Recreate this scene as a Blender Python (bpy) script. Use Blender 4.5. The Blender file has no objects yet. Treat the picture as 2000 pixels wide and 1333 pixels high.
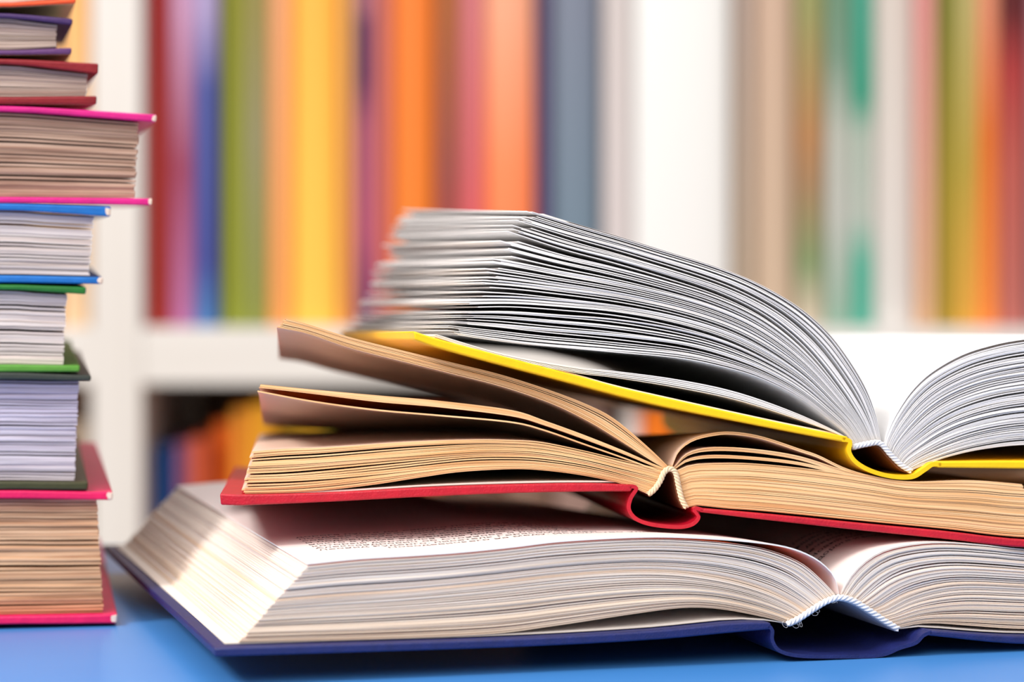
import bpy, bmesh, math, random
from mathutils import Vector

# ------------------------------------------------------------------ camera, world, lights
F_PX, CX, HY = 5000.0, 1000.0, 520.0           # focal length in pixels, principal point (2000x1333 frame)
TABLE_Z = 0.75
CAM_H = 0.0712
CAM_Z = TABLE_Z + CAM_H
SC = bpy.context.scene
COL = SC.collection
SC.view_settings.view_transform = 'Standard'
SC.view_settings.look = 'None'
SC.view_settings.gamma = 1
SC.view_settings.use_curve_mapping = False
SC.view_settings.exposure = 0.06

cd = bpy.data.cameras.new('camera')
cam = bpy.data.objects.new('camera', cd)
COL.objects.link(cam)
cam.location = (0, 0, CAM_Z)
cam.rotation_euler = (math.pi / 2, 0, 0)
cd.sensor_width = 36
cd.lens = F_PX / 2000 * 36
cd.shift_y = -(666.5 - HY) / 2000
cd.clip_start = 0.01
cd.dof.use_dof = True
cd.dof.focus_distance = 0.468
cd.dof.aperture_fstop = 12.8
SC.camera = cam

W = bpy.data.worlds.new('room_light'); SC.world = W
W.use_nodes = True
W.node_tree.nodes['Background'].inputs[0].default_value = (1.0, 0.97, 0.94, 1)
W.node_tree.nodes['Background'].inputs[1].default_value = 0.58


def area(name, loc, target, size, power, col=(1, 1, 1), sy=None):
    l = bpy.data.lights.new(name, 'AREA')
    l.energy = power; l.color = col; l.size = size
    if sy:
        l.shape = 'RECTANGLE'; l.size_y = sy
    o = bpy.data.objects.new(name, l)
    COL.objects.link(o)
    o.location = loc
    o.rotation_euler = (Vector(target) - Vector(loc)).to_track_quat('-Z', 'Y').to_euler()
    return o


area('window_light', (-1.05, -0.20, 1.95), (0.0, 0.47, 0.80), 0.42, 27, (1.0, 0.975, 0.94))
area('front_fill_light', (-0.35, -0.75, 1.75), (0.0, 0.5, 0.85), 1.0, 17, (1.0, 0.965, 0.93))  # added soft fill from behind the camera to brighten book fronts, not a window
area('ceiling_light', (0.1, 0.75, 2.3), (0.05, 0.75, 0.8), 0.9, 8, (0.97, 0.985, 1.0))
area('shelf_light', (0.2, 0.35, 2.25), (0.1, 1.6, 0.85), 0.8, 0.8, (1.0, 0.985, 0.96))

SC.cycles.use_denoising = True
SC.cycles.max_bounces = 8
SC.cycles.diffuse_bounces = 5
random.seed(7)

# ------------------------------------------------------------------ helpers


def srgb(r, g, b, k=1.0):
    out = []
    for c in (r, g, b):
        c = c / 255.0
        c = c / 12.92 if c <= 0.04045 else ((c + 0.055) / 1.055) ** 2.4
        out.append(min(1.0, c * k))
    return (*out, 1)


def new_mat(name, rough=0.6, spec=0.3):
    m = bpy.data.materials.new(name); m.use_nodes = True
    b = m.node_tree.nodes['Principled BSDF']
    b.inputs['Roughness'].default_value = rough
    b.inputs['Specular IOR Level'].default_value = spec
    return m, m.node_tree.nodes, m.node_tree.links, b


def noise_mix(N, L, c1, c2, vec, scale, detail=4, lo=0.3, hi=0.7):
    n = N.new('ShaderNodeTexNoise'); n.inputs['Scale'].default_value = scale
    n.inputs['Detail'].default_value = detail
    if vec is not None:
        L.new(vec, n.inputs['Vector'])
    r = N.new('ShaderNodeValToRGB')
    r.color_ramp.elements[0].position = lo; r.color_ramp.elements[0].color = c1
    r.color_ramp.elements[1].position = hi; r.color_ramp.elements[1].color = c2
    L.new(n.outputs['Fac'], r.inputs['Fac'])
    return r.outputs['Color'], n


def cloth_mat(name, c, rough=0.5, spec=0.35, dark=0.75, scale=900, bump=0.25, worn=None):
    """bookcloth / printed board; worn = list of (x, y, z, radius) in object space that show bare board"""
    m, N, L, b = new_mat(name, rough, spec)
    tc = N.new('ShaderNodeTexCoord')
    c2 = (c[0] * dark, c[1] * dark, c[2] * dark, 1)
    col, n = noise_mix(N, L, c2, c, tc.outputs['Object'], scale * 0.35)
    if worn:
        for (x, y, z, r) in worn:
            d = N.new('ShaderNodeVectorMath'); d.operation = 'DISTANCE'
            d.inputs[1].default_value = (x, y, z)
            L.new(tc.outputs['Object'], d.inputs[0])
            nn = N.new('ShaderNodeTexNoise'); nn.inputs['Scale'].default_value = 1400
            L.new(tc.outputs['Object'], nn.inputs['Vector'])
            ma = N.new('ShaderNodeMath'); ma.operation = 'MULTIPLY_ADD'
            ma.inputs[1].default_value = r * 1.2; L.new(nn.outputs['Fac'], ma.inputs[0])
            L.new(d.outputs['Value'], ma.inputs[2])
            lt = N.new('ShaderNodeMath'); lt.operation = 'LESS_THAN'; lt.inputs[1].default_value = r * 1.6
            L.new(ma.outputs[0], lt.inputs[0])
            mx = N.new('ShaderNodeMix'); mx.data_type = 'RGBA'
            L.new(lt.outputs[0], mx.inputs['Factor'])
            L.new(col, mx.inputs['A']); mx.inputs['B'].default_value = srgb(225, 205, 190)
            col = mx.outputs['Result']
    L.new(col, b.inputs['Base Color'])
    bp = N.new('ShaderNodeBump'); bp.inputs['Strength'].default_value = bump
    bp.inputs['Distance'].default_value = 0.0002
    n2 = N.new('ShaderNodeTexNoise'); n2.inputs['Scale'].default_value = scale * 2
    L.new(tc.outputs['Object'], n2.inputs['Vector'])
    L.new(n2.outputs['Fac'], bp.inputs['Height']); L.new(bp.outputs['Normal'], b.inputs['Normal'])
    return m


def paper_mat(name, light, dark, stripes=60, rough=0.75, lo=0.35, hi=0.65, vc=None):
    """page paper; UV.y runs across the block so every leaf has its own tone. vc = [(v, colour)] tints bands of leaves"""
    m, N, L, b = new_mat(name, rough, 0.15)
    uv = N.new('ShaderNodeUVMap')
    mp = N.new('ShaderNodeMapping'); mp.inputs['Scale'].default_value = (3.0, stripes, 1)
    L.new(uv.outputs['UV'], mp.inputs['Vector'])
    col, n = noise_mix(N, L, dark, light, mp.outputs['Vector'], 1.0, 3, lo, hi)
    if vc:
        sp = N.new('ShaderNodeSeparateXYZ'); L.new(uv.outputs['UV'], sp.inputs[0])
        r = N.new('ShaderNodeValToRGB'); e = r.color_ramp.elements
        e[0].position = vc[0][0]; e[0].color = vc[0][1]
        e[1].position = vc[-1][0]; e[1].color = vc[-1][1]
        for v, c in vc[1:-1]:
            q = e.new(v); q.color = c
        L.new(sp.outputs['Y'], r.inputs['Fac'])
        mx = N.new('ShaderNodeMix'); mx.data_type = 'RGBA'; mx.blend_type = 'MULTIPLY'
        mx.inputs['Factor'].default_value = 1
        L.new(col, mx.inputs['A']); L.new(r.outputs['Color'], mx.inputs['B'])
        col = mx.outputs['Result']
    L.new(col, b.inputs['Base Color'])
    return m


def mesh_obj(name, verts, faces, mat, parent=None, uvs=None, smooth=None, mats=None, fmat=None):
    me = bpy.data.meshes.new(name)
    me.from_pydata(verts, [], faces)
    if uvs is not None:
        ul = me.uv_layers.new(name='UVMap')
        vi = [0] * len(me.loops); me.loops.foreach_get('vertex_index', vi)
        flat = []
        for i in vi:
            flat.extend(uvs[i])
        ul.data.foreach_set('uv', flat)
    for mm in (mats or [mat]):
        me.materials.append(mm)
    if fmat:
        me.polygons.foreach_set('material_index', fmat)
    me.update()
    if smooth is not None:
        me.polygons.foreach_set('use_smooth', [True] * len(me.polygons))
        me.set_sharp_from_angle(angle=math.radians(smooth))
    o = bpy.data.objects.new(name, me)
    COL.objects.link(o)
    if parent is not None:
        o.parent = parent
    return o


def thing(name, label, cat, loc=(0, 0, 0), rz=0.0, group=None):
    o = bpy.data.objects.new(name, None)
    o.empty_display_size = 0.02
    COL.objects.link(o)
    o.location = loc; o.rotation_euler = (0, 0, rz)
    o['label'] = label; o['category'] = cat
    if group:
        o['group'] = group
    return o


class Frame:
    """an upright front plane in the room: point P0, turned by yaw; gives (u, z) of what is sighted through a pixel"""
    def __init__(s, px, Y, yaw_deg, py_base=None):
        s.yaw = math.radians(yaw_deg)
        s.P0 = Vector(((px - CX) / F_PX * Y, Y, CAM_Z))
        s.zb = 0.0
        s.w = Vector((math.cos(s.yaw), math.sin(s.yaw), 0))
        s.n = Vector((-math.sin(s.yaw), math.cos(s.yaw), 0))
        if py_base is not None:
            s.zb = CAM_Z - (py_base - HY) / F_PX * Y

    def __call__(s, px, py):
        d = Vector(((px - CX) / F_PX, 1, -(py - HY) / F_PX))
        k = s.P0.dot(s.n) / d.dot(s.n)
        P = d * k
        return ((P - Vector((s.P0.x, s.P0.y, 0))).dot(s.w), P.z + CAM_Z - s.zb)

    def pts(s, l):
        return [s(*p) for p in l]


def catmull(p, per=10):
    if len(p) < 3:
        return list(p)
    q = [tuple(2 * a - b for a, b in zip(p[0], p[1]))] + list(p) + [tuple(2 * a - b for a, b in zip(p[-1], p[-2]))]
    out = []
    for i in range(1, len(q) - 2):
        p0, p1, p2, p3 = q[i - 1], q[i], q[i + 1], q[i + 2]
        # centripetal-ish: scale tangents by chord
        for k in range(per):
            t = k / per
            out.append(tuple(0.5 * ((2 * b) + (-a + c) * t + (2 * a - 5 * b + 4 * c - d) * t * t + (-a + 3 * b - 3 * c + d) * t ** 3)
                             for a, b, c, d in zip(p0, p1, p2, p3)))
    out.append(tuple(p[-1]))
    return out


def resample(p, M):
    s = [0]
    for a, b in zip(p, p[1:]):
        s.append(s[-1] + math.dist(a, b))
    T = s[-1]; out = []; j = 0
    for k in range(M + 1):
        x = T * k / M
        while j < len(s) - 2 and s[j + 1] < x:
            j += 1
        f = (x - s[j]) / max(1e-12, s[j + 1] - s[j])
        f = min(1, max(0, f))
        out.append(tuple(a + (b - a) * f for a, b in zip(p[j], p[j + 1])))
    return out


def curve(fr, l, M, per=10):
    return resample(catmull(fr.pts(l), per), M)


def leaves(name, fr, keys, n, depth, mat, parent, M=56, D=3, fill=0.8, clump=0.25, trim=0.004, front=0.0002,
           dz=None, seed=1, label=None, crv=None, y0=0.0, face=None):
    """a bundle of n single leaves between the key curves; keys = [(v, pixel points from fore edge to spine)]"""
    rnd = random.Random(seed)
    ks = [(v, (crv or curve)(fr, p, M)) for v, p in keys]

    def at(v, k):
        v = min(ks[-1][0], max(ks[0][0], v))
        for (va, A), (vb, B) in zip(ks, ks[1:]):
            if v <= vb:
                f = (v - va) / (vb - va)
                return (A[k][0] + (B[k][0] - A[k][0]) * f, A[k][1] + (B[k][1] - A[k][1]) * f)

    ph = [rnd.random() * 6.28 for _ in range(6)]
    ks_ = [n / 5.3, n / 9.1, n / 3.1]

    def warp(v, t):
        o = 0
        for j, kk in enumerate(ks_):
            o += math.sin(6.2832 * kk * v + ph[j] + t * (2.5 + j) * math.sin(ph[j + 3])) / (6.2832 * kk)
        return v + clump * o * min(1, 8 * (1 - t) + 0.1)
    verts, faces, uvs, sur = [], [], [], []
    for i in range(n):
        a = i / n
        b = (i + fill) / n
        t0 = rnd.random() * trim
        yf = y0 + rnd.random() * front
        base = len(verts)
        for k in range(M + 1):
            tt = k / M
            tk = t0 + (1 - t0) * tt
            kk = tk * M; k0 = min(M - 1, int(kk)); f = kk - k0
            va, vb = warp(a, tk), warp(a, tk) + (b - a)
            la = [x + (y - x) * f for x, y in zip(at(va, k0), at(va, k0 + 1))]
            lb = [x + (y - x) * f for x, y in zip(at(vb, k0), at(vb, k0 + 1))]
            for d in range(D + 1):
                y = yf + (depth - yf) * d / D
                off = dz(tk, a, d / D) if dz else (0, 0)
                verts.append((la[0] + off[0], y, la[1] + off[1])); uvs.append((tk, a))
                verts.append((lb[0] + off[0], y, lb[1] + off[1])); uvs.append((tk, a))
        S = 2 * (D + 1)

        def I(k, d, top):
            return base + k * S + d * 2 + top
        for k in range(M):
            for d in range(D):
                sur += [len(faces), len(faces) + 1]
                faces.append((I(k, d, 1), I(k + 1, d, 1), I(k + 1, d + 1, 1), I(k, d + 1, 1)))
                faces.append((I(k, d, 0), I(k, d + 1, 0), I(k + 1, d + 1, 0), I(k + 1, d, 0)))
            faces.append((I(k, 0, 0), I(k + 1, 0, 0), I(k + 1, 0, 1), I(k, 0, 1)))
            faces.append((I(k, D, 0), I(k, D, 1), I(k + 1, D, 1), I(k + 1, D, 0)))
        for d in range(D):
            faces.append((I(0, d, 0), I(0, d, 1), I(0, d + 1, 1), I(0, d + 1, 0)))
            faces.append((I(M, d, 0), I(M, d + 1, 0), I(M, d + 1, 1), I(M, d, 1)))
    fm = None
    if face:
        fm = [0] * len(faces)
        for i in sur:
            fm[i] = 1
    o = mesh_obj(name, verts, faces, mat, parent, uvs, smooth=40, mats=[mat, face] if face else None, fmat=fm)
    if label:
        o['label'] = label
    return o


def prism(name, prof, y0, y1, mat, parent, bevel=0.0, smooth=30, mats=None, side_of=None, D=1, segs=3):
    """closed (u, z) outline pushed through the depth y0..y1"""
    n = len(prof); verts = []; faces = []; fm = []
    for d in range(D + 1):
        y = y0 + (y1 - y0) * d / D
        verts += [(u, y, z) for u, z in prof]
    area_ = sum(prof[i][0] * prof[(i + 1) % n][1] - prof[(i + 1) % n][0] * prof[i][1] for i in range(n))
    for d in range(D):
        for i in range(n):
            j = (i + 1) % n
            q = (d * n + i, (d + 1) * n + i, (d + 1) * n + j, d * n + j)
            faces.append(q if area_ < 0 else q[::-1]); fm.append(side_of(i) if side_of else 0)
    f = tuple(range(n)); g = tuple(D * n + i for i in range(n))
    faces.append(f if area_ > 0 else f[::-1]); fm.append(0)
    faces.append(g[::-1] if area_ > 0 else g); fm.append(0)
    o = mesh_obj(name, verts, faces, mat, parent, smooth=smooth, mats=mats, fmat=fm if side_of else None)
    bm = bmesh.new(); bm.from_mesh(o.data)
    bmesh.ops.recalc_face_normals(bm, faces=bm.faces); bm.to_mesh(o.data); bm.free()
    if bevel:
        md = o.modifiers.new('bevel', 'BEVEL'); md.width = bevel; md.segments = segs
        md.limit_method = 'ANGLE'; md.angle_limit = math.radians(40)
        md.harden_normals = False
    return o


def ribbon(line, th):
    """outline of a strip of thickness th along a polyline (centre line)"""
    n = len(line); L, R = [], []
    for i, p in enumerate(line):
        a = line[max(0, i - 1)]; b = line[min(n - 1, i + 1)]
        dx, dz_ = b[0] - a[0], b[1] - a[1]; l = math.hypot(dx, dz_) or 1
        nx, nz = -dz_ / l, dx / l
        h = (th(i / (n - 1)) if callable(th) else th) / 2
        L.append((p[0] + nx * h, p[1] + nz * h)); R.append((p[0] - nx * h, p[1] - nz * h))
    return L + R[::-1]


def between(fr, top, bot, M=24):
    a = curve(fr, top, M); b = curve(fr, bot, M)
    return a + b[::-1]


def tube(path, r, sides=8):
    verts, faces = [], []
    n = len(path)
    for i, p in enumerate(path):
        a = Vector(path[max(0, i - 1)]); b = Vector(path[min(n - 1, i + 1)])
        t = (b - a).normalized()
        u = t.cross(Vector((0, 1, 0)))
        if u.length < 1e-3:
            u = t.cross(Vector((0, 0, 1)))
        u.normalize(); v = t.cross(u)
        rr = r(i / (n - 1)) if callable(r) else r
        for k in range(sides):
            an = 2 * math.pi * k / sides
            verts.append(tuple(Vector(p) + (u * math.cos(an) + v * math.sin(an)) * rr))
    for i in range(n - 1):
        for k in range(sides):
            k2 = (k + 1) % sides
            faces.append((i * sides + k, i * sides + k2, (i + 1) * sides + k2, (i + 1) * sides + k))
    faces.append(tuple(range(sides))[::-1]); faces.append(tuple((n - 1) * sides + k for k in range(sides)))
    return verts, faces


def braid(name, fr, px, width, mat, parent, y=0.0, turns=14, strands=3, fuzz=0, seed=3):
    """headband: strands twisted around a (u, z) line, sitting on the front of the spine"""
    line = curve(fr, px, turns * 10)
    V, Fc = [], []
    n = len(line)

    def put(path, r, s=7):
        v, f = tube(path, r, s); b = len(V); V.extend(v); Fc.extend([tuple(b + i for i in q) for q in f])
    rnd = random.Random(seed)
    for s in range(strands):
        path = []
        for i, p in enumerate(line):
            a = line[max(0, i - 1)]; b = line[min(n - 1, i + 1)]
            dx, dz_ = b[0] - a[0], b[1] - a[1]; l = math.hypot(dx, dz_) or 1
            nx, nz = -dz_ / l, dx / l
            an = 2 * math.pi * (turns * i / (n - 1) + s / strands)
            k = width * 0.26 * math.cos(an)
            path.append((p[0] + nx * k, y - width * 0.28 + width * 0.26 * math.sin(an), p[1] + nz * k))
        put(path, width * 0.22)
    for _ in range(fuzz):
        i = int(rnd.random() ** 1.5 * (n * 0.45)); p = line[i]; q = [(p[0], y - width * 0.3, p[1] - width * 0.35)]
        an = rnd.uniform(-2.6, -0.6); side = rnd.choice((-1, 1))
        for k in range(12):
            an += rnd.uniform(-0.2, 1.1) * side
            st = width * 0.16
            l_ = q[-1]
            q.append((l_[0] + math.cos(an) * st, l_[1] + rnd.uniform(-.3, .3) * st, l_[2] + math.sin(an) * st * 0.8))
        put(q, 0.000025, 4)
    return mesh_obj(name, V, Fc, mat, parent, smooth=60)


def box(name, lo, hi, mat, parent=None, bevel=0.0):
    x0, y0, z0 = lo; x1, y1, z1 = hi
    v = [(x0, y0, z0), (x1, y0, z0), (x1, y1, z0), (x0, y1, z0), (x0, y0, z1), (x1, y0, z1), (x1, y1, z1), (x0, y1, z1)]
    f = [(0, 3, 2, 1), (4, 5, 6, 7), (0, 1, 5, 4), (1, 2, 6, 5), (2, 3, 7, 6), (3, 0, 4, 7)]
    o = mesh_obj(name, v, f, mat, parent)
    if bevel:
        md = o.modifiers.new('bevel', 'BEVEL'); md.width = bevel; md.segments = 3
    return o


def flat_text(name, lines, surf, mat, parent, x0, dstart, lead, sx, sy, flip=1):
    """printed lines: glyph outlines laid on a page surface surf(u, d) -> z"""
    V, Fc = [], []
    for r, (u_off, s) in enumerate(lines):
        cu = bpy.data.curves.new('line', 'FONT'); cu.body = s; cu.size = 1.0; cu.resolution_u = 1
        to = bpy.data.objects.new('line', cu); COL.objects.link(to)
        bpy.context.view_layer.update()
        me = bpy.data.meshes.new_from_object(to.evaluated_get(bpy.context.evaluated_depsgraph_get()))
        b = len(V)
        for v in me.vertices:
            u = x0 + u_off + v.co.x * sx
            d = dstart + r * lead + v.co.y * sy
            V.append((u, d, surf(u, d) + 0.00005))
        Fc += [tuple(b + i for i in p.vertices) for p in me.polygons]
        bpy.data.objects.remove(to); bpy.data.curves.remove(cu); bpy.data.meshes.remove(me)
    return mesh_obj(name, V, Fc, mat, parent)


# ------------------------------------------------------------------ materials
white_paint, N, L, b = new_mat('white_melamine', 0.45, 0.4)
col, _ = noise_mix(N, L, srgb(222, 216, 210), srgb(234, 230, 226), None, 3)
L.new(col, b.inputs['Base Color'])

blue_lam, N, L, b = new_mat('blue_laminate', 0.33, 0.5)
col, _ = noise_mix(N, L, srgb(62, 126, 196), srgb(70, 134, 203), None, 6)
L.new(col, b.inputs['Base Color'])

wall_m, N, L, b = new_mat('wall_plaster', 0.9, 0.1)
col, _ = noise_mix(N, L, srgb(205, 195, 185), srgb(215, 207, 198), None, 8)
L.new(col, b.inputs['Base Color'])
floor_m, N, L, b = new_mat('floor_boards', 0.5, 0.3)
col, _ = noise_mix(N, L, srgb(120, 95, 75), srgb(150, 120, 95), None, 6)
L.new(col, b.inputs['Base Color'])

paper_white = paper_mat('white_leaf_paper', srgb(244, 239, 236), srgb(226, 220, 218), 70)
paper_bottom = paper_mat('ageing_paper', srgb(242, 230, 218), srgb(218, 200, 184), 60,
                         vc=[(0.0, (1, .88, .74, 1)), (0.22, (1, .92, .82, 1)), (0.5, (1, .95, .9, 1)), (0.53, (1, .8, .62, 1)),
                             (0.57, (.98, .95, .93, 1)), (1.0, (1, 1, 1, 1))])
paper_leaf = paper_mat('ivory_paper', srgb(244, 240, 234), srgb(238, 232, 224), 4)
paper_beige = paper_mat('yellowed_paper', srgb(244, 200, 150), srgb(216, 162, 108), 26)
def leaf_surface(name, c, glow, k=0.3):
    """the flat side of a page; paper lets part of the light through"""
    m, N, L, b = new_mat(name, 0.8, 0.1)
    uv = N.new('ShaderNodeTexCoord')
    col, _ = noise_mix(N, L, (c[0] * 0.96, c[1] * 0.96, c[2] * 0.96, 1), c, uv.outputs['Object'], 60)
    L.new(col, b.inputs['Base Color'])
    t = N.new('ShaderNodeBsdfTranslucent'); t.inputs['Color'].default_value = glow
    mx = N.new('ShaderNodeMixShader'); mx.inputs[0].default_value = k
    L.new(b.outputs[0], mx.inputs[1]); L.new(t.outputs[0], mx.inputs[2])
    L.new(mx.outputs[0], N['Material Output'].inputs['Surface'])
    return m


face_ivory = leaf_surface('ivory_page_side', srgb(252, 250, 246), srgb(255, 150, 30), 0.26)
face_white = leaf_surface('white_page_side', srgb(246, 245, 245), srgb(250, 240, 235), 0.15)
face_cream = leaf_surface('cream_page_side', srgb(246, 226, 204), srgb(255, 165, 60), 0.32)
paper_orange = paper_mat('amber_paper', srgb(250, 196, 120), srgb(226, 160, 84), 26)
endpaper_m = paper_mat('endpaper', srgb(236, 226, 216), srgb(226, 214, 202), 4)
thread_white = cloth_mat('white_thread', srgb(238, 236, 238), 0.9, 0.1, 0.85, 1500, 0.3)
thread_beige = cloth_mat('beige_thread', srgb(238, 214, 180), 0.9, 0.1, 0.8, 1500, 0.3)
lining_m = cloth_mat('spine_lining', srgb(205, 205, 215), 0.9, 0.1, 0.85, 900, 0.3)
lining_brown = cloth_mat('brown_lining', srgb(120, 72, 48), 0.9, 0.1, 0.85, 900, 0.3)
navy_m = cloth_mat('navy_bookcloth', srgb(28, 36, 98), 0.42, 0.5, 0.72, 1500, 0.5)
red_m = cloth_mat('crimson_bookcloth', srgb(188, 8, 38), 0.4, 0.45, 0.8, 1200, 0.4)
yellow_m = cloth_mat('yellow_bookcloth', srgb(255, 200, 8), 0.45, 0.35, 0.93, 900, 0.2)
ink_m, N, L, b = new_mat('grey_ink', 0.8, 0.1)
b.inputs['Base Color'].default_value = srgb(70, 62, 60)

# ------------------------------------------------------------------ room shell
FZ = 0.0
def struct(o):
    o['kind'] = 'structure'; return o


struct(box('floor', (-3, -1.5, -0.05), (3, 2.2, 0.0), floor_m))
struct(box('wall_back', (-3, 2.1, 0.0), (3, 2.2, 2.7), wall_m))

# ------------------------------------------------------------------ table
tb = thing('table', 'blue laminate table carrying the open books and the stack', 'table', (0.0, 0.46, 0))
box('tabletop', (-0.75, -0.10, TABLE_Z - 0.025), (0.75, 0.195, TABLE_Z), blue_lam, tb, 0.002)
for sx in (-0.70, 0.66):
    for sy in (-0.09, 0.145):
        box('leg', (sx, sy, 0.0003), (sx + 0.04, sy + 0.04, TABLE_Z - 0.025), white_paint, tb, 0.002)

# ------------------------------------------------------------------ shelf unit and its books
SY = 1.60                                   # distance of the shelf front


def sx_(px, Y=SY):
    return (px - CX) / F_PX * Y


def sz_(py, Y=SY):
    return CAM_Z - (py - HY) / F_PX * Y


BT, BB = sz_(640), sz_(752)                 # middle board
GAP = 0.33
sh = thing('bookshelf', 'white open bookshelf full of colourful books behind the table', 'bookshelf', (0, SY, 0))
PX0, PX1 = sx_(178), sx_(276)
PW = PX1 - PX0
LX0, RX1 = -0.95, 0.95
levels = [BB - GAP - (BT - BB), BB - GAP * 2 - 2 * (BT - BB)]
Zs = [BT, BB - GAP, BT + GAP + (BT - BB)]
TOPZ = BT + 2 * GAP + 2 * (BT - BB)
for x in (LX0, PX0, RX1 - PW):
    box('upright', (x, 0, 0.0003), (x + PW, 0.30, TOPZ), white_paint, sh, 0.001)
for z in (BT, BB - GAP, BT + GAP + (BT - BB), TOPZ):
    for a, c in ((LX0 + PW, PX0), (PX1, RX1 - PW)):
        box('shelf_board', (a, 0.002, z - (BT - BB)), (c, 0.30, z), white_paint, sh, 0.001)
box('shelf_board', (LX0 + PW, 0.002, 0.05), (PX0, 0.30, 0.08), white_paint, sh, 0.001)
box('shelf_board', (PX1, 0.002, 0.05), (RX1 - PW, 0.30, 0.08), white_paint, sh, 0.001)
box('back_panel', (LX0 + PW, 0.301, 0.05), (RX1 - PW, 0.306, TOPZ), cloth_mat('shelf_back', srgb(150, 120, 100), .8, .1), sh)

shelf_pages = paper_mat('shelf_page_paper', srgb(235, 225, 210), srgb(215, 200, 185), 30)


def spine_mat(name, stops):
    """stops = [(height 0..1 up the spine, sRGB)] : the printed design of one spine"""
    m, N, L, b = new_mat(name, 0.5, 0.3)
    if len(stops) == 1:
        b.inputs['Base Color'].default_value = srgb(*stops[0][1]); return m
    tc = N.new('ShaderNodeTexCoord'); sp = N.new('ShaderNodeSeparateXYZ')
    L.new(tc.outputs['Object'], sp.inputs[0])
    r = N.new('ShaderNodeValToRGB'); e = r.color_ramp.elements
    mr = N.new('ShaderNodeMapRange'); mr.inputs['From Max'].default_value = 0.20
    L.new(sp.outputs['Z'], mr.inputs['Value'])
    e[0].position = stops[0][0]; e[0].color = srgb(*stops[0][1])
    e[1].position = stops[-1][0]; e[1].color = srgb(*stops[-1][1])
    for v, c in stops[1:-1]:
        q = e.new(v); q.color = srgb(*c)
    L.new(mr.outputs['Result'], r.inputs['Fac']); L.new(r.outputs['Color'], b.inputs['Base Color'])
    return m


def shelf_book(px0, px1, stops, label, base, h, group, setback=0.012, deep=0.17, rounded=0.35):
    x0, x1 = sx_(px0, SY + 0.012), sx_(px1, SY + 0.012)
    w = x1 - x0 - 0.0006; r = min(w * rounded * 0.6, 0.006)
    t = thing('book', label, 'book', ((x0 + x1) / 2, SY + setback, base + 0.0003), 0, group)
    m = spine_mat('printed_spine', stops)
    out, inn = [], []
    for k in range(13):                     # rounded spine outline seen from above
        a = math.pi * k / 12
        out.append((-w / 2 * math.cos(a), r * (1 - math.sin(a))))
        inn.append((-(w / 2 - 0.0022) * math.cos(a), r * (1 - math.sin(a)) + 0.0022))
    prof = [(-w / 2, deep)] + out + [(w / 2, deep)] + [(w / 2 - 0.0022, deep)] + inn[::-1] + [(-w / 2 + 0.0022, deep)]
    n = len(prof)
    v = [(x, y, 0) for x, y in prof] + [(x, y, h) for x, y in prof]
    f = [(i, (i + 1) % n, n + (i + 1) % n, n + i) for i in range(n)]
    # top and bottom rims as quads between the outer and inner outline
    half = n // 2
    for i in range(half - 1):
        o_, q_ = i, n - 1 - i
        f.append((o_, q_, q_ - 1, o_ + 1)); f.append((n + o_, n + o_ + 1, n + q_ - 1, n + q_))
    mesh_obj('cover', v, f, m, t, smooth=40)
    box('page_block', (-w / 2 + 0.0024, r + 0.003, 0.003), (w / 2 - 0.0024, deep - 0.004, h - 0.003), shelf_pages, t)
    return t


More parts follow.
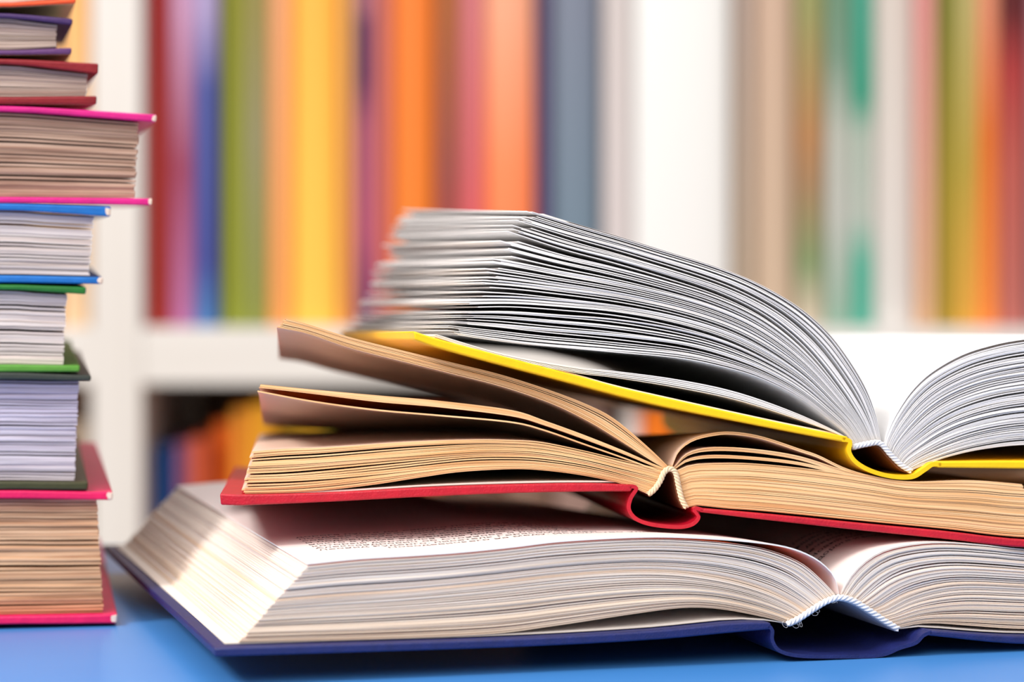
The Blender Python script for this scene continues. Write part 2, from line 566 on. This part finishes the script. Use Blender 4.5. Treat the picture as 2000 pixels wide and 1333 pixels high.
G1 = 'books standing on the upper shelf'
top_books = [
    (66, 112, [(0, (232, 190, 140))], 'pale orange spine left of the white upright', 0.29),
    (114, 172, [(0, (238, 205, 165)), (1, (246, 190, 120))], 'cream and peach spine beside the white upright', 0.27),
    (286, 332, [(0, (160, 45, 35)), (1, (150, 30, 28))], 'dark red spine, first right of the white upright', 0.30),
    (335, 378, [(0, (190, 115, 165)), (.5, (160, 70, 100)), (1, (200, 150, 185))], 'mauve spine between dark red and blue spines', 0.26),
    (380, 425, [(0, (80, 130, 190)), (.2, (70, 80, 155)), (.75, (80, 90, 160)), (1, (175, 160, 205))], 'blue spine fading to lavender at its top', 0.28),
    (436, 474, [(0, (150, 158, 50)), (1, (140, 142, 40))], 'olive green spine right of the blue one', 0.29),
    (476, 522, [(0, (142, 150, 70)), (.6, (150, 145, 105)), (1, (150, 140, 80))], 'dull grey green spine beside the olive one', 0.27),
    (526, 568, [(0, (245, 165, 90)), (1, (235, 165, 115))], 'peach spine left of the broad yellow one', 0.30),
    (570, 664, [(0, (255, 200, 80)), (1, (255, 180, 70))], 'broad bright yellow spine', 0.28),
    (666, 692, [(0, (235, 150, 80)), (1, (222, 165, 92))], 'thin tan orange spine beside the broad yellow one', 0.27),
    (694, 728, [(0, (80, 40, 100)), (.3, (175, 85, 125)), (.62, (165, 85, 120)), (.78, (85, 40, 95)), (.96, (85, 45, 95)), (1, (150, 95, 120))],
     'plum spine with a dark purple patch near its top', 0.29),
    (730, 764, [(0, (210, 105, 100)), (1, (200, 110, 100))], 'dusty rose spine left of the broad orange one', 0.26),
    (766, 848, [(0, (240, 130, 40)), (1, (238, 125, 45))], 'broad plain orange spine', 0.29),
    (850, 898, [(0, (175, 60, 70)), (.5, (160, 85, 75)), (1, (172, 100, 55))], 'brown spine between the orange and the pink ones', 0.27),
    (900, 944, [(0, (240, 90, 95)), (.5, (215, 105, 110)), (1, (210, 120, 125))], 'coral pink spine', 0.28),
    (946, 1046, [(0, (255, 125, 70)), (.5, (255, 140, 90)), (1, (242, 165, 130))], 'broad salmon orange spine', 0.30),
    (1050, 1070, [(0, (95, 75, 130)), (1, (95, 80, 120))], 'thin violet spine beside the slate blue one', 0.27),
    (1072, 1172, [(0, (110, 135, 152)), (1, (122, 130, 148))], 'broad slate blue spine', 0.29),
    (1178, 1236, [(0, (215, 205, 205)), (1, (208, 198, 196))], 'light grey spine left of the broad white one', 0.28),
    (1238, 1428, [(0, (240, 239, 238)), (1, (240, 240, 238))], 'very broad white spine in the middle of the shelf', 0.31),
    (1436, 1468, [(0, (190, 170, 148)), (1, (182, 162, 150))], 'thin taupe spine right of the broad white one', 0.27),
    (1470, 1553, [(0, (205, 180, 155)), (1, (202, 172, 150))], 'broad sand coloured spine', 0.29),
    (1556, 1612, [(0, (215, 195, 175)), (.2, (130, 150, 105)), (.45, (165, 130, 95)), (.6, (180, 130, 85)), (1, (150, 150, 95))],
     'tan spine with green patches', 0.28),
    (1614, 1664, [(0, (145, 180, 160)), (.35, (190, 192, 185)), (.6, (185, 188, 178)), (.85, (120, 150, 130)), (1, (110, 145, 120))],
     'grey green spine left of the teal one', 0.27),
    (1666, 1702, [(0, (90, 185, 160)), (.2, (90, 185, 160)), (.35, (190, 200, 190)), (.6, (180, 195, 182)), (.72, (50, 160, 130)), (1, (70, 165, 140))],
     'narrow teal spine with a pale middle', 0.29),
    (1704, 1790, [(0, (222, 216, 212)), (1, (212, 200, 192))], 'off white spine right of the teal one', 0.30),
    (1792, 1828, [(0, (225, 180, 140)), (.5, (222, 165, 145)), (1, (225, 150, 145))], 'light pink spine left of the olive one', 0.27),
    (1832, 1868, [(0, (180, 150, 50)), (.4, (165, 145, 45)), (1, (125, 125, 45))], 'narrow olive spine near the right side', 0.28),
    (1870, 1908, [(0, (238, 175, 70)), (.5, (190, 165, 70)), (1, (190, 175, 110))], 'mustard yellow spine near the right side', 0.26),
    (1910, 1952, [(0, (255, 150, 70)), (.6, (235, 125, 50)), (1, (235, 150, 115))], 'orange spine near the right side', 0.29),
    (1955, 2010, [(0, (190, 110, 100)), (.5, (185, 90, 80)), (.8, (170, 55, 55)), (1, (90, 20, 25))], 'brick red spine with a darker top, at the right', 0.30),
    (2012, 2060, [(0, (160, 110, 120))], 'mauve brown spine, last at the right', 0.28),
]
for i, (a, c, st, lab, h) in enumerate(top_books):
    shelf_book(a, c, st, 'upper shelf book with a ' + lab, BT, h, G1, setback=0.008 + 0.006 * ((i * 7) % 4) / 3)

G2 = 'books standing on the lower shelf'
low = [
    (112, 172, [(0, (170, 150, 130))], 'pale brown spine left of the white upright', 830),
    (289, 334, [(0, (20, 80, 150))], 'blue spine, first right of the white upright', 880),
    (336, 366, [(0, (140, 80, 110))], 'plum spine beside the blue one', 872),
    (368, 404, [(0, (200, 85, 50))], 'brick red spine, low in height', 862),
    (406, 444, [(0, (215, 95, 15))], 'red orange spine', 835),
    (446, 486, [(0, (225, 145, 40))], 'orange spine beside the amber one', 805),
    (488, 532, [(0, (230, 160, 30))], 'amber yellow spine, tallest of its neighbours', 792),
    (534, 584, [(0, (175, 140, 10))], 'mustard spine', 800),
    (586, 634, [(0, (200, 150, 10))], 'golden yellow spine', 806),
    (636, 684, [(0, (130, 130, 25))], 'olive spine', 812),
    (686, 742, [(0, (95, 125, 130))], 'grey blue spine', 806),
    (744, 800, [(0, (110, 80, 60))], 'dark brown spine beside the grey blue one', 812),
    (802, 868, [(0, (190, 80, 45))], 'rust coloured spine', 806),
    (870, 980, [(0, (110, 75, 60))], 'broad brown spine', 806),
    (982, 1080, [(0, (130, 100, 85))], 'grey brown spine', 800),
    (1082, 1190, [(0, (150, 120, 110))], 'pinkish brown spine', 795),
    (1218, 1256, [(0, (250, 248, 245))], 'narrow white spine in the dark lower row', 770),
    (1260, 1322, [(0, (255, 130, 20))], 'bright orange spine beside the narrow white one', 790),
    (1324, 1384, [(0, (150, 50, 25))], 'rusty brown spine right of the bright orange one', 800),
    (1386, 1460, [(0, (110, 40, 30))], 'maroon brown spine', 800),
]
for i, (a, c, st, lab, ytop) in enumerate(low):
    shelf_book(a, c, st, 'lower shelf book with a ' + lab, BB - GAP, sz_(ytop) - (BB - GAP), G2,
               setback=0.02 + 0.01 * ((i * 5) % 3))

# ------------------------------------------------------------------ open book at the bottom (navy cover)
fb = Frame(415, 0.435, 15.5, 1280)
LB = 0.16
bb = thing('open_book', 'large thick open book with navy blue cover, lying on the blue table', 'open book',
           (fb.P0.x, fb.P0.y, fb.zb), fb.yaw, 'open books piled on the table')
def press_amount(t):
    x = min(1, max(0, (t - 0.35) / 0.25))
    return 0.0065 * x * x * (3 - 2 * x)


def press_right(t, v, d):
    return (0.0, -0.0075 * min(1, (1 - t) / 0.3) * d * v)


def press(t, v, d):                         # the open pages sink a little towards the far end under the red book
    return (0.0, -press_amount(t) * d * v)


navyL = prism('cover_board', between(fb, [(413, 1262), (950, 1246), (1250, 1230), (1420, 1214), (1494, 1213)],
                                     [(415, 1279), (950, 1262), (1250, 1247), (1420, 1232), (1494, 1226)]), -0.003, LB + 0.003, navy_m, bb, 0.0003)
navyR = prism('cover_board', between(fb, [(1800, 1228), (2000, 1240), (2300, 1232), (2760, 1206)],
                                     [(1800, 1238), (2000, 1255), (2300, 1247), (2760, 1220)]), -0.003, LB + 0.003, navy_m, bb, 0.0003)
sl = resample(catmull(fb.pts([(1490, 1219), (1497, 1228), (1497, 1248), (1512, 1268), (1552, 1277.5), (1630, 1279), (1705, 1276.5),
                              (1745, 1262), (1776, 1252), (1790, 1238), (1806, 1231)]), 8), 60)
prism('spine_cover', ribbon(sl, 0.00065), -0.003, LB + 0.003, navy_m, bb)
prism('endpaper', between(fb, [(440, 1257), (950, 1241), (1250, 1225), (1420, 1209), (1500, 1211), (1536, 1217)],
                          [(440, 1260), (950, 1244), (1250, 1228), (1420, 1212), (1500, 1213.5), (1536, 1219)]), 0.0005, LB - 0.002, endpaper_m, bb)
prism('endpaper', between(fb, [(1752, 1229), (1800, 1223), (2000, 1235), (2300, 1227), (2740, 1202)],
                          [(1752, 1231), (1800, 1226), (2000, 1238), (2300, 1230), (2740, 1205)]), 0.0005, LB - 0.002, endpaper_m, bb)
bL_top = [(600, 1107), (700, 1097), (800, 1091), (900, 1084), (1000, 1074), (1104, 1062), (1265, 1054), (1380, 1058), (1470, 1068), (1527, 1083),
          (1570, 1103), (1600, 1128), (1620, 1148), (1634, 1164)]
bL_mid = [(532, 1180), (650, 1170), (800, 1160), (950, 1146), (1104, 1129), (1230, 1121), (1330, 1124), (1420, 1138), (1490, 1158), (1540, 1180), (1572, 1200)]
bL_bot = [(466, 1255), (700, 1250), (950, 1240), (1080, 1224), (1219, 1203), (1315, 1190), (1373, 1188), (1430, 1194), (1500, 1208), (1536, 1218)]
lf_top = [(600, 1104), (700, 1094), (800, 1088), (900, 1081), (1000, 1071), (1104, 1059), (1265, 1051), (1380, 1054), (1470, 1061), (1540, 1072),
          (1590, 1092), (1622, 1118), (1634, 1140), (1639, 1163)]
pbL = leaves('page_block', fb, [(0, bL_bot), (0.5, bL_mid), (1, bL_top)], 62, LB, paper_bottom, bb, face=face_ivory, M=70, fill=0.93, clump=0.4, trim=0.004,
             front=0.0004, seed=11, dz=press)
leaves('loose_leaf', fb, [(0, lf_top), (1, [(x, y - 3) for x, y in lf_top])], 1, LB, paper_leaf, bb, face=face_ivory, M=70, fill=1, clump=0, seed=5, dz=lambda t, v, d: (0, -press_amount(t) * d))
bR_top = [(2700, 1110), (2500, 1092), (2300, 1082), (2150, 1077), (2000, 1071), (1923, 1063), (1846, 1058), (1789, 1061), (1731, 1073), (1692, 1095),
          (1662, 1126), (1642, 1162)]
bR_mid = [(2720, 1160), (2500, 1160), (2300, 1166), (2150, 1158), (2000, 1152), (1900, 1148), (1840, 1153), (1780, 1170), (1730, 1195), (1700, 1200)]
bR_bot = [(2740, 1196), (2500, 1210), (2300, 1221), (2150, 1228), (2000, 1230), (1900, 1224), (1830, 1219), (1789, 1221), (1752, 1230)]
pbR = leaves('page_block', fb, [(0, bR_bot), (0.5, bR_mid), (1, bR_top)], 66, LB, paper_bottom, bb, face=face_ivory, M=60, fill=0.92, clump=0.45, trim=0.003,
             front=0.0004, seed=12, dz=press_right)
braid('headband', fb, [(1536, 1219), (1560, 1207), (1590, 1187), (1615, 1173), (1638, 1167), (1665, 1174), (1695, 1192), (1725, 1212), (1752, 1229)],
      0.0013, thread_white, bb, y=-0.0002, turns=9, fuzz=12)
sl2 = resample(catmull(fb.pts([(1538, 1222), (1560, 1211), (1590, 1192), (1615, 1178), (1638, 1172), (1665, 1179), (1695, 1197), (1725, 1217), (1750, 1232)]), 6), 30)
prism('spine_lining', ribbon(sl2, 0.0005), 0.0, LB, lining_m, bb)


def surf_of(fr, pts, lift=0.0, amount=None):
    amount = amount or press_amount
    c = [(p[0], p[1], k / 200) for k, p in enumerate(curve(fr, pts, 200))]
    c.sort()

    def s(u, d):
        for a, b_ in zip(c, c[1:]):
            if u <= b_[0]:
                return a[1] + (b_[1] - a[1]) * (u - a[0]) / max(1e-9, b_[0] - a[0]) + lift - amount(b_[2]) * d / LB
        return c[-1][1] + lift
    return s


u_a = fb(700, 1090)[0]
txt = ['Новодевичьего на меду. Искомство улиса', 'Леонид Рудерго, писатель Герасимов Пёр', 'Александрович об Стоянове и разговор',
       'который держался ещё долго, потому что', 'никто в доме не решался первым встать', 'и подойти к окну, за которым уже было',
       'совсем темно и тихо, как бывает только', 'поздней осенью, когда листья опали и', 'дорога пуста до самого поворота реки']
flat_text('printed_text', [((0.012 if r in (0,) else 0.0), s) for r, s in enumerate(txt)], surf_of(fb, [(x, y - 3) for x, y in lf_top], 0.0), ink_m, pbL,
          u_a - 0.004, 0.012, 0.0031, 0.0025, 0.0022)['label'] = 'rows of small grey printed text'
u_b = fb(1668, 1090)[0]
flat_text('printed_text', [(0.0, 'дорога и река'), (0.0, 'Новый дом'), (0.0, 'вечером у окна стоял'), (0.0, 'и долго молчал, потом'),
                           (0.0, 'вышел на крыльцо'), (0.0, 'и посмотрел на небо')], surf_of(fb, bR_top, 0.00004, lambda t: press_right(t, 1, 1)[1] * -1), ink_m, pbR,
          u_b, 0.017, 0.0034, 0.0020, 0.0024)['label'] = 'rows of small grey printed text'

# ------------------------------------------------------------------ open book in the middle (red cover, yellowed pages)
fm = Frame(430, 0.4635, 5, 1030)
LM = 0.13
mb = thing('open_book', 'open book with red cover and beige pages, between the navy and yellow ones', 'open book',
           (fm.P0.x, fm.P0.y, fm.zb), fm.yaw, 'open books piled on the table')
mb.rotation_euler.x = math.radians(-2.4)
prism('cover_board', between(fm, [(430, 964), (470, 966), (640, 962), (830, 952), (1000, 946), (1150, 944), (1236, 947)],
                             [(432, 986), (470, 987), (640, 980), (830, 970), (1000, 963), (1150, 960), (1230, 960)]), -0.002, LM + 0.002, red_m, mb, 0.0003)
prism('cover_board', between(fm, [(1362, 992), (1500, 1004), (1692, 1023), (1850, 1038), (2000, 1054), (2250, 1060), (2480, 1058)],
                             [(1362, 1000), (1500, 1016), (1692, 1037), (1850, 1053), (2000, 1069), (2250, 1074), (2480, 1072)]),
      -0.002, LM + 0.002, red_m, mb, 0.0003)
sl = resample(catmull(fm.pts([(1228, 950), (1238, 951), (1240, 956), (1229, 974), (1226, 995), (1240, 1013), (1270, 1024), (1320, 1029), (1348, 1024),
                              (1361, 1011), (1357, 1001), (1352, 996), (1358, 993), (1370, 996)]), 8), 70)
prism('spine_cover', ribbon(sl, 0.0007), -0.002, LM + 0.002, red_m, mb)
prism('endpaper', between(fm, [(478, 962), (640, 959), (830, 948), (1000, 942), (1150, 940), (1230, 943), (1264, 962)],
                          [(478, 965), (640, 962), (830, 951), (1000, 945), (1150, 943), (1230, 946), (1264, 966)]), 0.0005, LM - 0.002, endpaper_m, mb)
mL_top = [(488, 882), (560, 876), (640, 873), (798, 862), (924, 858), (1000, 859), (1060, 863), (1142, 880), (1219, 899), (1285, 915), (1306, 922)]
mL_bot = [(470, 965), (560, 963), (640, 958), (735, 947), (830, 933), (900, 924), (1000, 919), (1065, 922), (1142, 932), (1219, 948), (1266, 966)]
mL_mid = [(481, 920), (560, 917), (640, 911), (798, 898), (924, 888), (1000, 888), (1060, 892), (1142, 905), (1219, 924), (1290, 942)]
pmL = leaves('page_block', fm, [(0, mL_bot), (0.5, mL_mid), (1, mL_top)], 26, LM, paper_beige, mb, face=face_cream, M=60, fill=0.92, clump=0.45, trim=0.012,
             front=0.0004, seed=21)


def sag(amount, vx=0.0):
    def f(t, v, d):
        s = d * d * (3 - 2 * d) * (1 - t) ** 0.8
        return (vx * s, -amount * s)
    return f


g2_top = [(507, 751), (609, 761), (735, 772), (861, 783), (1000, 801), (1065, 822), (1142, 850), (1219, 881), (1280, 908), (1306, 917)]
g2_b = [(503, 758), (609, 770), (735, 786), (861, 797), (1000, 814), (1065, 832), (1142, 859), (1219, 888), (1280, 913), (1303, 920)]
g2_c = [(501, 763), (609, 783), (735, 800), (861, 811), (1000, 824), (1065, 840), (1142, 867), (1219, 894), (1270, 913), (1298, 922)]
leaves('leaf_bundle', fm, [(0, g2_b), (1, g2_top)], 5, LM, paper_beige, mb, face=face_cream, M=50, D=6, fill=0.93, clump=0.1, dz=sag(0.008), seed=22)
leaves('loose_leaf', fm, [(0, [(x, y + 3) for x, y in g2_c]), (1, g2_c)], 1, LM, paper_beige, mb, face=face_cream, M=50, D=6, fill=1, clump=0, dz=sag(0.0085), seed=23)
g3_top = [(557, 621), (600, 633), (687, 660), (810, 691), (897, 712), (985, 734), (1090, 768), (1160, 796), (1200, 818), (1240, 850), (1280, 886), (1308, 914)]
g3_bot = [(540, 640), (600, 652), (687, 681), (810, 712), (897, 734), (985, 757), (1080, 790), (1150, 824), (1200, 854), (1250, 886), (1285, 908), (1305, 918)]
leaves('leaf_bundle', fm, [(0, g3_bot), (1, g3_top)], 11, LM, paper_beige, mb, face=face_cream, M=50, D=6, fill=0.9, clump=0.25, trim=0.006, dz=sag(0.005), seed=24)

mR_main = [(2440, 968), (2250, 965), (2000, 956), (1900, 948), (1776, 946), (1700, 934), (1650, 926), (1560, 914), (1470, 906), (1412, 905), (1354, 908), (1322, 920)]
mR_bot = [(2440, 1053), (2250, 1055), (2000, 1050), (1850, 1034), (1692, 1019), (1500, 1000), (1420, 994), (1362, 988), (1340, 992)]
leaves('page_block', fm, [(0, mR_bot), (1, mR_main)], 34, LM, paper_beige, mb, face=face_cream, M=50, fill=0.96, clump=0.2, trim=0.004, front=0.0002, seed=25,
       dz=lambda t, v, d: (0, -0.0025 * d * v * math.sin(math.pi * min(1, t * 1.02)) ** 0.6))
l3 = [(2000, 953), (1900, 945), (1776, 945), (1650, 922), (1560, 902), (1470, 892), (1392, 889), (1345, 897), (1320, 914)]
l2 = [(2000, 950), (1900, 942), (1776, 943), (1700, 930), (1650, 919), (1560, 891), (1470, 877), (1392, 874), (1345, 885), (1318, 912)]
l1 = [(2000, 947), (1900, 939), (1776, 941), (1700, 929), (1650, 914), (1600, 890), (1565, 878), (1489, 853), (1431, 844), (1392, 847), (1354, 858),
      (1327, 880), (1314, 910)]
for k, (lk, th, nn) in enumerate(((l3, 7, 2), (l2, 8, 3), (l1, 6, 2))):
    pts = lk
    leaves('loose_leaf', fm, [(0, [(x, y + th * min(1, 0.35 + abs(x - 1310) / 90)) for x, y in pts]), (1, pts)], nn, LM,
           paper_beige, mb, face=face_cream, M=60, D=5, fill=0.94, clump=0.1, seed=30 + k,
           dz=(lambda a_: (lambda t, v, d: (0, -a_ * d * math.sin(math.pi * min(1, t * 1.02)) ** 0.6)))((0.003, 0.0045, 0.006)[k]))
braid('headband', fm, [(1266, 966), (1278, 956), (1289, 940), (1297, 923), (1308, 916), (1319, 924), (1325, 950), (1331, 975), (1340, 992)],
      0.0012, thread_beige, mb, y=-0.0002, turns=7)
sl3 = resample(catmull(fm.pts([(1268, 970), (1282, 958), (1293, 940), (1300, 926), (1308, 922), (1316, 930), (1320, 952), (1326, 976), (1336, 994)]), 6), 30)
prism('spine_lining', ribbon(sl3, 0.0004), 0.0, LM, lining_brown, mb)

# ------------------------------------------------------------------ open book on top (yellow cover, white pages)
ft = Frame(810, 0.4635, 8.3, 935)
LT = 0.165
yb = thing('open_book', 'open book with yellow cover and fanned white pages, topmost of the three', 'open book',
           (ft.P0.x, ft.P0.y, ft.zb), ft.yaw, 'open books piled on the table')
yb.rotation_euler.x = math.radians(-1.5)
prism('cover_board', between(ft, [(806, 647), (845, 660), (950, 688), (1125, 734), (1200, 755), (1300, 778), (1500, 822), (1652, 853)],
                             [(809, 664), (845, 677), (950, 706), (1125, 752), (1200, 772), (1300, 796), (1500, 836), (1646, 864)]),
      -0.002, LT + 0.002, yellow_m, yb, 0.0003)
prism('cover_board', between(ft, [(1824, 901), (2000, 900), (2200, 902), (2430, 906)], [(1824, 913), (2000, 915), (2200, 918), (2430, 922)]),
      -0.002, LT + 0.002, yellow_m, yb, 0.0003)
sl = resample(catmull(ft.pts([(1640, 858), (1655, 862), (1653, 882), (1666, 902), (1695, 919), (1735, 930), (1775, 931), (1800, 917), (1815, 907), (1832, 907)]), 8), 60)
prism('spine_cover', ribbon(sl, 0.0008), -0.002, LT + 0.002, yellow_m, yb)
yL_top = [(1034, 408), (1125, 436), (1220, 464), (1300, 489), (1400, 520), (1480, 552), (1560, 598), (1620, 650), (1662, 705), (1694, 760), (1712, 810), (1722, 862)]
yL_mid2 = [(985, 452), (1100, 488), (1200, 513), (1300, 541), (1400, 573), (1480, 610), (1540, 652), (1590, 700), (1640, 762), (1680, 820), (1705, 866)]
yL_mid = [(908, 604), (1000, 601), (1100, 606), (1200, 614), (1300, 630), (1400, 656), (1480, 690), (1560, 738), (1620, 790), (1660, 830), (1684, 868)]
yL_bot = [(862, 652), (950, 667), (1055, 681), (1200, 693), (1320, 702), (1400, 716), (1480, 738), (1560, 776), (1620, 820), (1655, 850), (1668, 870)]


def rise(t, v, d):
    s = d * (1 - t) ** 1.1
    return (-0.006 * s, 0.0085 * s * v ** 1.5)


leaves('page_block', ft, [(0, yL_bot), (0.3, yL_mid), (0.74, yL_mid2), (1, yL_top)], 84, LT, paper_white, yb, face=face_white, M=64, D=4, fill=0.58, clump=0.95,
       trim=0.045, front=0.0003, dz=rise, seed=41)
e_top = [(852, 653), (985, 692), (1125, 717), (1200, 725), (1320, 741), (1440, 766), (1560, 808), (1652, 853), (1666, 872)]
e_bot = [(846, 657), (985, 701), (1125, 729), (1200, 738), (1320, 757), (1440, 782), (1560, 820), (1650, 855), (1662, 873)]
leaves('leaf_bundle', ft, [(0, e_bot), (1, e_top)], 5, LT, paper_white, yb, face=face_white, M=50, D=3, fill=0.8, clump=0.2, seed=42)
prism('endpaper', between(ft, [(850, 658.5), (950, 685), (1125, 731), (1200, 752), (1300, 775), (1500, 819), (1640, 848)],
                          [(850, 660.5), (950, 687.5), (1125, 733.5), (1200, 754.5), (1300, 777.5), (1500, 821.5), (1640, 850.5)]), 0.0005, LT - 0.002, endpaper_m, yb)
yR_top = [(2400, 690), (2300, 670), (2200, 656), (2100, 655), (2000, 664), (1940, 675), (1880, 694), (1820, 728), (1780, 766), (1750, 812), (1734, 848), (1728, 866)]
yR_mid = [(2400, 800), (2200, 760), (2100, 762), (2000, 772), (1940, 782), (1880, 800), (1830, 825), (1790, 855), (1762, 880), (1752, 896)]
yR_bot = [(2400, 895), (2200, 880), (2100, 872), (2000, 871), (1920, 880), (1860, 893), (1810, 908), (1780, 920)]
leaves('page_block', ft, [(0, yR_bot), (0.5, yR_mid), (1, yR_top)], 80, LT, paper_white, yb, face=face_white, M=56, D=3, fill=0.72, clump=0.6, trim=0.004,
       front=0.0003, seed=43)
braid('headband', ft, [(1664, 874), (1690, 868), (1717, 866), (1738, 888), (1758, 908), (1778, 921)], 0.0012, thread_white, yb, y=-0.0002, turns=6)
sl4 = resample(catmull(ft.pts([(1664, 879), (1690, 873), (1714, 872), (1735, 894), (1755, 914), (1776, 925)]), 6), 24)
prism('spine_lining', ribbon(sl4, 0.0004), 0.0, LT, lining_brown, yb)

# ------------------------------------------------------------------ stack of closed books at the left
YS = CAM_H * F_PX / (1222 - HY)
G3 = 'closed books stacked at the left'


def flat_left(fr, pts, M):
    out = []
    for x, y in pts:
        if x < 0:                              # beyond the frame the line stays level with where it leaves it
            out.append((fr(x, 0)[0], fr(0, y)[1]))
        else:
            out.append(fr(x, y))
    return resample(catmull(out, 8), M)


def stack_book(label, tilt, xr, top, bot, blk, col, n, papers, col_bot=None, L=0.14, under=None, worn=0.0, spec=0.4, clump=0.4, bevel=0.00035):
    """top = (left y0, left y1, right y0, right y1) of the upper board, bot likewise; xr = (x of upper tip, x of lower tip);
    blk = (x top, x bottom) of the fore edge"""
    fr = Frame(220, YS, 10.5, bot[1])
    t = thing('book', label, 'book', (fr.P0.x, fr.P0.y, fr.zb), fr.yaw, G3)
    t.rotation_euler.x = math.radians(tilt)
    x_l = -880
    z0 = fr(0, 0)
    k = 880.0 / 150
    parts = []
    for (q, xe, c, upper) in ((top, xr[0], col, True), (bot, xr[1], col_bot or col, False)):
        # left of the frame the board runs on level
        p1 = [(x_l, q[0]), (-300, q[0]), (0, q[0]), (xe * 0.5, q[0] + (q[2] - q[0]) * 0.42), (xe, q[2])]
        p2 = [(x_l, q[1]), (-300, q[1]), (0, q[1]), (xe * 0.5, q[1] + (q[3] - q[1]) * 0.42), (xe - 1, q[3])]
        ue, ze = fr(xe - 3, (q[2] + q[3]) / 2)
        m = cloth_mat('cover_cloth', srgb(*c), 0.42, spec, 0.82, 900, 0.35, worn=[(ue, -0.002, ze, worn)] if worn else None)
        mats = [m]; side = None
        if under and not upper:
            mats = [m, under]
            side = lambda i: 1 if i > 24 and i < 49 else 0
        bo = prism('cover_board', flat_left(fr, p1, 24) + flat_left(fr, p2, 24)[::-1], -0.002, L + 0.002, m, t, bevel, mats=mats, side_of=side)
    ytl, ybl = top[1] + 1, bot[0] - 1
    kt = [(blk[0], top[3] - 1.0 if top[3] < top[1] + 30 else top[3]), (blk[0] * 0.5, top[1] + (top[3] - top[1]) * 0.42 + 1), (0, ytl), (-300, ytl), (x_l + 20, ytl)]
    kb = [(blk[1], bot[2] - 1), (blk[1] * 0.5, bot[0] + (bot[2] - bot[0]) * 0.42 - 1), (0, ybl), (-300, ybl), (x_l + 20, ybl)]
    leaves('page_block', fr, [(0, kb), (1, kt)], n, L, papers, t, M=30, D=2, fill=0.9, clump=clump, trim=0.0035, front=0.0004, seed=n + int(blk[0]), crv=flat_left)
    # rounded spine, left of the picture
    a = (fr(x_l, 0)[0], fr(0, top[0])[1]); b_ = (a[0], fr(0, bot[1])[1]); zc = (a[1] + b_[1]) / 2; hh = (a[1] - b_[1]) / 2 - 0.0005
    line = [(a[0] + 0.001 - 0.006 * math.sin(math.pi * j / 20), zc + hh * math.cos(math.pi * j / 20)) for j in range(21)]
    prism('spine_cover', ribbon(line, 0.001), -0.002, L + 0.002, cloth_mat('cover_cloth', srgb(*col), 0.45, 0.4, 0.82), t)
    return t


p_grey = paper_mat('grey_white_paper', srgb(226, 218, 216), srgb(196, 184, 184), 26, vc=[(0, (1, .97, .93, 1)), (.65, (1, .97, .95, 1)), (1, (.92, .9, 1, 1))])
p_mauve = paper_mat('violet_grey_paper', srgb(212, 206, 216), srgb(180, 172, 186), 34, vc=[(0, (1, .97, .93, 1)), (.4, (1, .98, 1, 1)), (1, (.84, .84, 1, 1))])
p_tan = paper_mat('tan_paper', srgb(226, 190, 156), srgb(178, 138, 110), 34, vc=[(0, (1, .7, .6, 1)), (.2, (1, .92, .82, 1)), (.85, (1, .95, .92, 1)), (1, (1, .8, .85, 1))])
p_brown = paper_mat('brown_paper', srgb(204, 172, 152), srgb(150, 116, 100), 22)
p_warm = paper_mat('warm_grey_paper', srgb(226, 208, 196), srgb(190, 166, 158), 18, vc=[(0, (1, 1, .97, 1)), (.6, (1, .95, .93, 1)), (1, (.85, .82, .98, 1))])
cream_m = cloth_mat('cream_board', srgb(238, 214, 160), 0.5, 0.3, 0.92)

stack_book('thick closed book with bright pink cover, lowest in the left stack, on the table', 0, (220, 229),
           (957, 973, 960, 976), (1202, 1218, 1198, 1216), (191, 203), (226, 18, 92), 46, p_tan, worn=0.0009)
stack_book('closed book with blackish cover and violet-grey pages, in the left stack', 0.1, (178, 172),
           (727, 741, 733, 744), (940, 955, 941, 956), (155, 147), (52, 58, 52), 52, p_mauve, (62, 62, 32))
stack_book('closed green book in the left stack, just below the blue one', 0.4, (168, 156),
           (556, 566, 561, 575), (712, 726, 714, 726), (133, 124), (30, 112, 40), 30, p_grey, (88, 150, 52))
stack_book('closed blue book with worn corners, in the left stack below the magenta one', 0.9, (216, 201),
           (398, 411, 404, 424), (538, 552, 542, 555), (184, 175), (18, 108, 190), 30, p_grey, worn=0.0008)
stack_book('thick closed magenta book with brownish pages, sticking out furthest from the left stack', 1.3, (305, 297),
           (208, 219, 225, 240), (385, 397, 388, 402), (273, 264), (216, 26, 130), 34, p_brown, worn=0.0006)
stack_book('thin closed dark red book lying directly on the magenta one in the stack', 2.6, (192, 189),
           (116, 126, 125, 146), (190, 203, 188, 205), (172, 170), (140, 24, 34), 22, p_warm, under=cream_m)
stack_book('thin closed purple book near the top of the left stack', 3.2, (142, 140),
           (27, 36, 38, 50), (99, 108, 94, 107), (112, 111), (72, 46, 100), 22, p_warm, (100, 58, 112), under=cream_m)
stack_book('orange book at the very top of the left stack, cut off by the picture edge', 3.5, (147, 148),
           (-130, -118, -132, -120), (6, 15, -2, 8), (118, 118), (232, 84, 40), 30, p_warm, under=cream_m)
